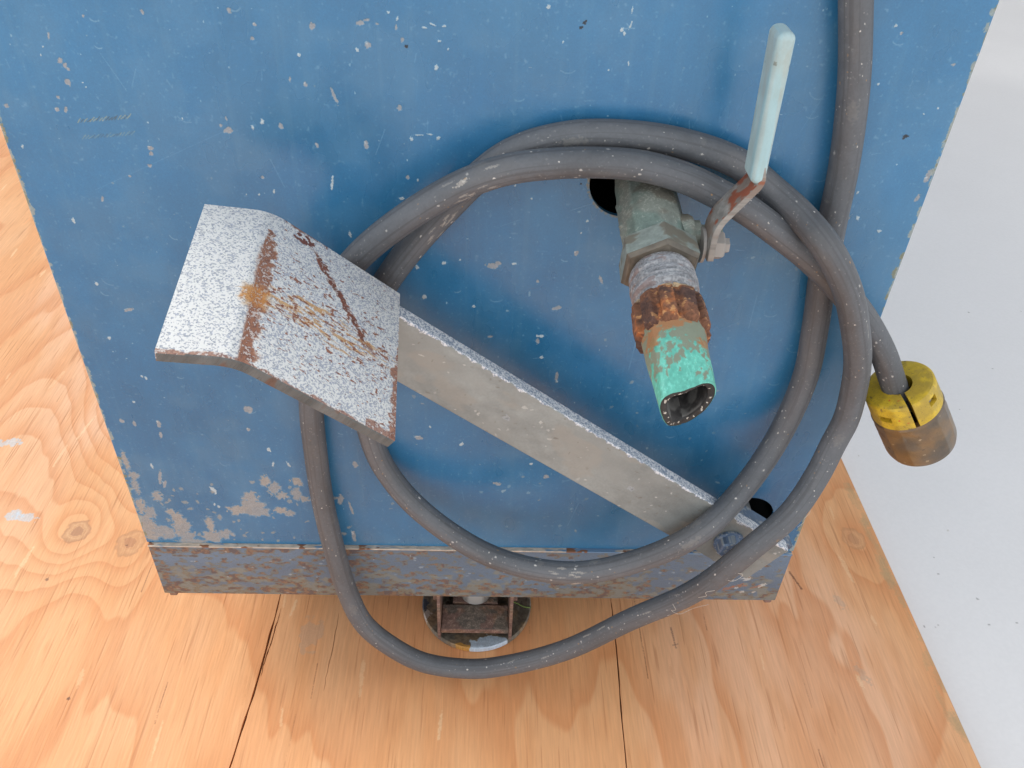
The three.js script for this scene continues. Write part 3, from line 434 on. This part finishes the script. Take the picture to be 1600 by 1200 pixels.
// ---------- foot pedal ----------
{
  const pedal = group('foot_pedal', machine, 'speckled grey foot pedal with a rust streak on a flat arm');
  // plate: bent strip, extruded across; x runs back along the arm from the right edge
  const pX = V(0.7522, -0.6503, -0.1062).normalize(), pY = V(0.6558, 0.7545, 0.0247), pZ = new THREE.Vector3().crossVectors(pX, pY).normalize(); pY.crossVectors(pZ, pX);
  const a = 0.5775, T = 0.0046;
  const sh = stripShape([[0, -T / 2], [-0.0676, -T / 2], [-0.0676 - 0.0263 * Math.cos(a), -T / 2 - 0.0263 * Math.sin(a)]], T, 0.007);
  const g = extrude(sh, 0.0930, 0.0009, 3);
  pedalTex.uv(g, (p, n) => Math.abs(n.z) > 0.7 ? [p.x * mm, n.z > 0 ? 101 + p.y * 150 : -6 + p.y * 100] : [p.x * mm * (p.x < -0.0665 ? 1.03 : 1), p.z * mm]);
  g.applyMatrix4(basis(pX, pY, pZ, V(-0.0356, 0.3282, 0.030)));
  mesh('pedal_plate', g, pedalTex.material({ bump: 0.0006 }), pedal, 'white speckled bent plate streaked with rust');
  // arm
  const d = V(0.8085, -0.5885, 0).normalize(), up = V(0.5885, 0.8085, 0).normalize(), z = V(0, 0, 1);
  const start = V(-0.0342, 0.3217, 0.04).addScaledVector(d, -0.052), L = V(0.1852, 0.1624, 0.04).sub(start).dot(d);
  const ag = rbox(L, 0.0335, 0.0080, L / 2, 0.01675, -0.0040, 0.0009); armTex.uv(ag, fold());
  ag.applyMatrix4(basis(d, up, z, start.clone().addScaledVector(up, -0.0335))); mesh('pedal_arm', ag, armTex.material({ bump: 0.0005 }), pedal, 'tan grey flat arm with white speckled top edge');
  // painted lever behind it, reaching into the slot
  const lv = rbox(0.050, 0.0300, 0.0120, 0.006, -0.003, 0, 0.001); greyTex.uv(lv, fold()); const pv = V(0.1595, 0.1640, 0.0255);
  lv.applyMatrix4(basis(d, up, z, pv)); const greyMat = greyTex.material({ bump: 0.0003 }); mesh('lever_strap', lv, greyMat, pedal);
  const hub = new THREE.CylinderGeometry(0.0095, 0.0095, 0.06, 24).rotateX(Math.PI / 2).translate(0.1665, 0.1465, -0.0105); greyTex.uv(hub, fold()); mesh('pivot_shaft', hub, greyMat, pedal);
  // bolt
  const bolt = V(0.1474, 0.1698, 0.04);
  const ws = revolve([[0, 0.0005], [0, 0.0086], [0.0004, 0.0089], [0.0018, 0.0089], [0.0021, 0.0085], [0.0021, 0.0005]], 36, greyTex).translate(bolt.x, bolt.y, bolt.z); boltTex.uv(ws, fold()); mesh('washer', ws, boltTex.material({ bump: 0.0003 }), pedal);
  const boltMat = boltTex.material({ bump: 0.0003 });
  const hx = revolve([[0.002, 0.0078], [0.0072, 0.0078], [0.0082, 0.0068], [0.0084, 0.0002]], 6, greyTex, { crease: 0.3, start: 0.3 }).translate(bolt.x, bolt.y, bolt.z); boltTex.uv(hx, fold()); mesh('hex_bolt', hx, boltMat, pedal);
}

// ---------- water valve with its hose stub ----------
{
  const valve = group('water_valve', machine, 'bronze ball valve with mint lever and cut green hose');
  const Z = V(0.0369, -0.26316, 0.96405).normalize(), X = V(1, 0, 0).addScaledVector(Z, -Z.x).normalize(), Y = new THREE.Vector3().crossVectors(Z, X), S = V(0.07744, 0.36699, 0.005), M = basis(X, Y, Z, S);
  const add = (name, g, mat, label) => mesh(name, g.applyMatrix4(M), mat, valve, label);
  const bronze = bronzeTex.material({ bump: 0.0003, metal: true }), zinc = zincTex.material({ bump: 0.0007, metal: true }), rust = rustTex.material({ bump: 0.0014 });
  const seam = (th, s, r) => { let v = r + 0.00012 * (F(th * 6, s * 400, 3, 401) - 0.5); const dth = Math.abs(Math.atan2(Math.sin(th - 3.0), Math.cos(th - 3.0))); if (dth < 0.14) v += 0.0011 * (1 - dth / 0.14) * (0.4 + 1.2 * N(s * 1400, 3, 402)); return v; };
  const prof = [[-0.045, 0.0118], [-0.02, 0.0120], [-0.008, 0.0128], [-0.002, 0.0136]]; for (let i = 0; i <= 20; i++) prof.push([0.000 + i * 0.0016, 0.0139 + 0.0005 * Math.sin(i / 20 * Math.PI)]); prof.push([0.0340, 0.0134], [0.0362, 0.0130]);
  add('valve_body', revolve(prof, 96, bronzeTex, { mod: seam, crease: 1.2 }), bronze, 'green tinged bronze valve body');
  // side boss carrying the stem
  const boss = revolve([[0.006, 0.0088], [0.0150, 0.0086], [0.0165, 0.0078], [0.0168, 0.0060], [0.0200, 0.0060], [0.0200, 0.0040], [0.030, 0.0040]], 36, bronzeTex).rotateY(Math.PI / 2).translate(0, 0.001, 0.024); add('stem_boss', boss, bronze);
  add('hex_end', revolve([[0.0332, 0.0146], [0.0338, 0.0178], [0.0444, 0.0182]], 6, bronzeTex, { crease: 0.3, start: -Math.PI / 2 }), hexTex.material({ bump: 0.0002, metal: true }), 'hexagon end of the valve body');
  add('hex_face', revolve([[0.0443, 0.01815], [0.0462, 0.0166], [0.0464, 0.0120]], 6, bronzeDarkTex, { crease: 0.3, start: -Math.PI / 2 }), bronzeDarkTex.material({ bump: 0.0003 }));
  const wob = (k, q) => (th, s, r) => r * (1 + k * (F(th * 2.2 + 3, s * 300, 3, q) - 0.5));
  add('hose_coupling', revolve([[0.0455, 0.0124], [0.0480, 0.0126], [0.0486, 0.0137], [0.0500, 0.0142], [0.0524, 0.0143], [0.0530, 0.0136], [0.0540, 0.0135], [0.0546, 0.0144], [0.0560, 0.0146], [0.0580, 0.0145], [0.0585, 0.0141], [0.0592, 0.0141], [0.0597, 0.0144], [0.0616, 0.0142], [0.0632, 0.0130], [0.0668, 0.0126]], 72, zincTex, { mod: wob(0.012, 411), crease: 0.5 }), zinc, 'corroded grey zinc coupling');
  const lugs = (th, s, r, i) => { const k = s > 0.0668 && s < 0.0838 ? Math.pow(0.5 + 0.5 * Math.cos(th * 10 + 0.6), 0.55) : 0; return (r - 0.0010 + (i > 1 && i < 9 ? 0.0021 * step(0.35, 0.6, k) : 0)) * (1 + 0.11 * (F(th * 4, s * 500, 4, 421) - 0.5)); };
  add('hose_clamp', revolve([[0.0635, 0.0120], [0.0640, 0.0136], [0.0672, 0.0141], [0.0690, 0.0143], [0.0720, 0.0144], [0.0750, 0.0144], [0.0780, 0.0144], [0.0806, 0.0144], [0.0826, 0.0143], [0.0842, 0.0137], [0.0846, 0.0120]], 180, rustTex, { mod: lugs, crease: 0.8 }), rust, 'rust eaten ribbed hose clamp');
  // hose: round at the clamp, flattened at the cut
  const E0 = 0.082, E1 = 0.1145, ring = (k, u, th, t) => {    // k: 1 outer, <1 inner
    const f = step(0.3, 1, u), cut = (0.0034 * Math.cos(th - 3.7) + 0.0009 * Math.cos(3 * th + 1) + 0.0007 * (F(th * 3 + 4, 2, 3, 450) - 0.5)) * f, rx = lerp(0.0133, 0.0110, u) * k, ry = lerp(0.0133, 0.0112, u) * k, tri = 1 + 0.10 * f * Math.cos(3 * th - 1.57);
    return [rx * tri * Math.cos(th) + 0.0006 * f, ry * tri * Math.sin(th) - 0.0012 * f, lerp(E0, E1, u) + cut + t];
  };
  const sheet = (rows, tex, circ) => {
    const seg = 80, pos = [], uv = [], idx = []; let v = 0;
    rows.forEach((fn, i) => { if (i) { const a = fn(0), b = rows[i - 1](0); v += Math.hypot(a[0] - b[0], a[1] - b[1], a[2] - b[2]) * mm; }
      for (let j = 0; j <= seg; j++) { const th = -Math.PI / 2 + j / seg * Math.PI * 2; pos.push(...fn(th)); uv.push((j / seg * circ - tex.x0) / (tex.x1 - tex.x0), (tex === hoseTex ? E0 * mm + v - tex.y0 : v) / (tex.y1 - tex.y0)); } });
    for (let i = 0; i < rows.length - 1; i++) for (let j = 0; j < seg; j++) { const a = i * (seg + 1) + j, b = a + 1, c = a + seg + 1, d = c + 1; idx.push(a, b, c, b, d, c); }
    const g = new THREE.BufferGeometry(); g.setAttribute('position', new THREE.Float32BufferAttribute(pos, 3)); g.setAttribute('uv', new THREE.Float32BufferAttribute(uv, 2)); g.setIndex(idx); g.computeVertexNormals(); return toCreasedNormals(g, 0.8);
  };
  const outer = []; for (let i = 0; i <= 24; i++) outer.push((th) => { const p = ring(1, i / 24, th, 0), k = 1 + 0.035 * (F(th * 2 + 5, i * 0.2, 3, 431) - 0.5); return [p[0] * k, p[1] * k, p[2]]; });
  outer.push((th) => ring(0.965, 1, th, 0.0004));
  add('hose_cover', sheet(outer, hoseTex, 88), hoseTex.material({ bump: 0.0006 }), 'peeling green rubber hose cover');
  const inn = [(th) => ring(0.966, 1, th, 0.0003), (th) => ring(0.84, 1, th, 0.0006), (th) => ring(0.745, 1, th, 0.0001), (th) => ring(0.70, 1, th, -0.0014)]; for (let i = 1; i <= 6; i++) inn.push((th) => ring(0.69, 1 - i * 0.07, th, -0.002)); inn.push((th) => ring(0.4, 0.55, th, -0.002)); inn.push((th) => ring(0.02, 0.53, th, -0.002));
  add('hose_lining', sheet(inn, liningTex, 88), liningTex.material({ bump: 0.0006 }), 'black rubber lining with cut white cord ends');
  // lever
  const steel = steelTex.material({ bump: 0.0006, metal: true });
  const ls = stripShape([[0.1012, 0.3575], [0.1010, 0.3735], [0.1162, 0.3945], [0.1140, 0.4020], [0.1128, 0.4300]], 0.0030, 0.006);
  const lever = extrude(ls, 0.0148, 0.0007).translate(0, 0, 0.0300); steelTex.uv(lever, (p, n) => Math.abs(n.z) > 0.7 ? [p.x * mm * 2, p.y * mm - 370] : [p.z * mm - 37, p.y * mm - 370]); mesh('valve_lever', lever, steel, valve, 'bare rust stained lever strip');
  const nut = revolve([[0, 0.0058], [0.0008, 0.0064], [0.0048, 0.0064], [0.0056, 0.0056], [0.0056, 0.0036], [0.0080, 0.0034], [0.0082, 0.0004]], 6, steelTex, { crease: 0.3, start: 0.4 }).rotateY(Math.PI / 2).translate(0.1027, 0.3600, 0.0345); steelTex.uv(nut, fold()); mesh('stem_nut', nut, steel, valve);
  const wsh = revolve([[0, 0.0004], [0, 0.0078], [0.0014, 0.0078], [0.0014, 0.0004]], 32, steelTex).rotateY(Math.PI / 2).translate(0.0980, 0.3600, 0.0345); steelTex.uv(wsh, fold()); mesh('stem_washer', wsh, steel, valve);
  const sl = new RoundedBoxGeometry(0.0066, 0.060, 0.0155, 6, 0.0030); mintTex.uv(sl, (p, n) => [(Math.abs(n.x) > 0.7 ? p.z * Math.sign(n.x) + 0.004 : p.x) * mm, p.y * mm]);
  { const q = sl.attributes.position; for (let i = 0; i < q.count; i++) { const k = 0.93 + 0.14 * (q.getY(i) + 0.03) / 0.06; q.setX(i, q.getX(i) * k + 0.0004 * (F(q.getY(i) * 60, q.getZ(i) * 90, 2, 440) - 0.5)); } sl.computeVertexNormals(); }
  sl.applyMatrix4(new THREE.Matrix4().makeRotationZ(0.030).setPosition(0.1132, 0.4235, 0.0372)); mesh('lever_sleeve', sl, mintTex.material({ bump: 0.0003, clearcoat: 0.15, clearcoatRoughness: 0.5 }), valve, 'pale mint vinyl sleeve on the lever');
}

// ---------- power cord and plug ----------
{
  const cord = thing('power_cord', 'thick dusty grey power cord coiled over the valve and pedal arm', 'cord');
  const pts = [[122, 584, -40], [122.5, 580, -10], [124.5, 566, 6], [130, 530, 9], [139, 487, 9], [147.9, 456.6, 9], [156.7, 423.9, 9], [163.2, 386.8, 8.5], [166, 359.7, 7.6], [169.4, 330, 7.4], [173.7, 299.6, 7.6],
    [175.8, 267.7, 10], [168.5, 228.9, 16], [150.2, 204.2, 32], [126, 189.3, 50], [95.4, 164, 50], [56.5, 148, 47], [11.6, 146.9, 35], [-30.6, 168.6, 20], [-52.7, 195.2, 10], [-60.8, 230.2, 7.8],
    [-61.5, 268.4, 7.4], [-52.1, 305, 7.4], [-39.8, 327.7, 7.4], [-17.1, 357.5, 7.4], [11.6, 386.6, 7.4], [36.5, 396.2, 7.4], [65.8, 397.8, 7.4], [94.7, 393.7, 7.6], [116.6, 386.2, 8], [132.9, 375.6, 10.5],
    [144.4, 369, 22], [154.2, 361, 36], [168.2, 341.5, 37.5], [180.4, 317.3, 34], [190.2, 294.6, 28.5], [195.8, 273.8, 25], [197.2, 252.7, 26], [193.6, 237.3, 29], [186.6, 220.7, 37], [173.3, 203.9, 49],
    [152.6, 182.6, 57.5], [138, 155.2, 56], [125.3, 131.7, 51], [99.5, 99.9, 44], [62.2, 57.2, 38], [27.2, 33.4, 34], [-0.2, 24.4, 32], [-33.3, 26.9, 29], [-55.6, 41.7, 26], [-72.4, 60.3, 22],
    [-81.9, 87.8, 17], [-88, 126.8, 12], [-91.3, 165.3, 9], [-91.5, 207.6, 7.8], [-90.2, 239.3, 7.6], [-84.5, 276.9, 8], [-72.3, 312.8, 12], [-57.1, 337.2, 16], [-32, 362.3, 21], [-6.3, 379.9, 22.5],
    [12.6, 387.3, 22.3], [31.2, 390, 21.3], [50.1, 391, 21], [69.3, 390.1, 21], [88.7, 385.4, 21], [103.9, 378.9, 21.2], [119.6, 371, 21.5], [137.6, 359.3, 21.8], [155, 346.7, 21.6], [173.2, 330.8, 20.6],
    [191.6, 312, 17.5], [208, 291, 17.5], [217.3, 275.3, 18.5], [224.5, 263, 19]].map((p) => V(...p).divideScalar(1000));
  const curve = new THREE.CatmullRomCurve3(pts, false, 'centripetal'), len = curve.getLength() * mm;
  const g = new THREE.TubeGeometry(curve, 900, 0.0067, 22); const uv = g.attributes.uv; for (let i = 0; i < uv.count; i++) uv.setX(i, uv.getX(i) * len / 700);
  mesh('cord_jacket', g, cordTex.material({ bump: 0.0005, wrap: THREE.MirroredRepeatWrapping }), cord);
  const fibre = (p, r = 0.00010) => mesh('lint_fibre', new THREE.TubeGeometry(new THREE.CatmullRomCurve3(p.map((q) => V(...q).divideScalar(1000))), 24, r, 5), new THREE.MeshStandardMaterial({ color: new THREE.Color().setRGB(0.62, 0.56, 0.48), roughness: 0.9 }), cord);
  fibre([[141, 164, 62], [145, 165, 65], [149, 168, 65], [150, 171, 65], [147, 172, 65]]); fibre([[118, 133, 57], [120, 130, 59], [118, 127, 57], [124, 122, 56], [131, 129, 57], [138, 137, 60]]); fibre([[178, 196, 52], [181, 199, 51], [180, 203, 52], [183, 206, 50], [182, 209, 48]]); fibre([[130, 146, 62], [134, 149, 63], [133, 152, 63], [138, 154, 63]]);

  const plug = group('plug', cord, 'yellow capped twist lock plug with brown shell');
  const Z = V(0.5495, -0.8355, 0), Y = V(0, 0, 1), X = new THREE.Vector3().crossVectors(Y, Z), M = basis(X.multiplyScalar(0.97), Y.clone().multiplyScalar(0.97), Z.clone().multiplyScalar(0.98), V(0.2216, 0.2718, 0.019));
  const ev = new Evaluator(); ev.attributes = ['position', 'normal', 'uv'];
  const solid = (geo) => { const b = new Brush(geo); b.updateMatrixWorld(); return b; };
  const capProfile = [[0, 0.0001], [0, 0.0162], [0.0006, 0.0176], [0.0018, 0.0184], [0.0150, 0.0188], [0.0166, 0.0188], [0.0166, 0.0001]];
  const cg = new THREE.LatheGeometry(capProfile.map(([s, r]) => new THREE.Vector2(r, s)), 64).rotateX(Math.PI / 2);
  let cap = solid(toCreasedNormals(mergeVertices(cg), 0.5));
  const cut = (geo) => { cap = ev.evaluate(cap, solid(geo), SUBTRACTION); };
  cut(new THREE.CylinderGeometry(0.0073, 0.0073, 0.02, 32).rotateX(Math.PI / 2).translate(0, 0.0005, 0.002));
  cut(new THREE.BoxGeometry(0.0022, 0.014, 0.040).translate(-0.0004, 0.0135, 0.004));
  cut(new THREE.BoxGeometry(0.0030, 0.014, 0.040).translate(-0.0004, -0.0135, 0.004));
  cut(new THREE.BoxGeometry(0.0058, 0.008, 0.0046).rotateZ(-0.72).translate(0.0120, 0.0148, 0.0066));
  cut(new THREE.BoxGeometry(0.0070, 0.008, 0.0040).rotateZ(0.85).translate(-0.0142, 0.0128, 0.0090));
  const cgeo = toCreasedNormals(cap.geometry, 0.6); yellowTex.uv(cgeo, (p, n) => Math.abs(n.z) > 0.7 ? [p.x * mm, p.y * mm] : [Math.atan2(p.x, p.y) * 18, p.z * mm]); cgeo.applyMatrix4(M);
  mesh('plug_cap', cgeo, yellowTex.material({ bump: 0.0003 }), plug, 'split yellow plastic cap');
  const scr = revolve([[0, 0.0022], [0.0012, 0.0022], [0.0016, 0.0018], [0.0016, 0.0002]], 18, steelTex).rotateX(-Math.PI / 2).rotateZ(-0.72).translate(0.0092, 0.0116, 0.0066); steelTex.uv(scr, fold()); scr.applyMatrix4(M); mesh('clamp_screw', scr, steelTex.material({ metal: true, bump: 0 }), plug);
  const core = new THREE.CylinderGeometry(0.0062, 0.0062, 0.008, 24).rotateX(Math.PI / 2).translate(0, 0.0005, 0.012).applyMatrix4(M); mesh('cable_grip', core, darkMat, plug);
  const ribs = (th, s, r) => { const q = (th * 3 / Math.PI + s * 60) % 1, k = step(0.05, 0.12, q) * (1 - step(0.42, 0.5, q)); return r - (s > 0.0195 && s < 0.0255 ? 0.0007 * k : 0) - (s > 0.0285 && s < 0.031 ? 0.0004 * (1 - k) : 0); };
  const sp = [[0.0168, 0.0150], [0.0168, 0.0186], [0.0174, 0.0191]]; for (let i = 0; i <= 12; i++) sp.push([0.018 + i * 0.0022, 0.0193]); sp.push([0.0462, 0.0191], [0.0492, 0.0182], [0.0506, 0.0166], [0.0510, 0.0001]);
  const shell = revolve(sp, 96, amberTex, { mod: ribs, circ: 122, crease: 0.7 }); shell.applyMatrix4(M);
  mesh('plug_shell', shell, amberTex.material({ bump: 0.0004, clearcoat: 0.25, clearcoatRoughness: 0.35 }), plug, 'dirty brown translucent plug shell');
  for (const [r, a] of [[0.0095, 0.9], [0.0095, 3.0], [0.0095, 5.1]]) { const b = rbox(0.0016, 0.006, 0.010, 0, 0, 0, 0.0004).rotateZ(a).translate(r * Math.cos(a), r * Math.sin(a), 0.0535); steelTex.uv(b, fold()); b.applyMatrix4(M); mesh('prong', b, steelTex.material({ metal: true, bump: 0 }), plug); }
}

// ---------- blade of grass caught on the foot pad ----------
{
  const b = new THREE.TubeGeometry(new THREE.CatmullRomCurve3([V(0.0285, 0.0108, -0.0350), V(0.0335, 0.0092, -0.0335), V(0.0385, 0.0082, -0.0315), V(0.0435, 0.0072, -0.0318)]), 20, 0.00045, 6);
  const m = mesh('grass_blade', b, new THREE.MeshStandardMaterial({ color: new THREE.Color().setRGB(0.16, 0.24, 0.06), roughness: 0.8 }));
  m.userData = { label: 'thin green grass blade lying on the round foot pad', category: 'grass blade' };
}

// ---------- render ----------
const renderer = new THREE.WebGLRenderer({ antialias: true });
renderer.setSize(1024, 768);
renderer.toneMapping = THREE.LinearToneMapping;
renderer.toneMappingExposure = EXPOSURE;
renderer.shadowMap.enabled = true;
renderer.shadowMap.type = THREE.PCFSoftShadowMap;
renderer.render(scene, camera);
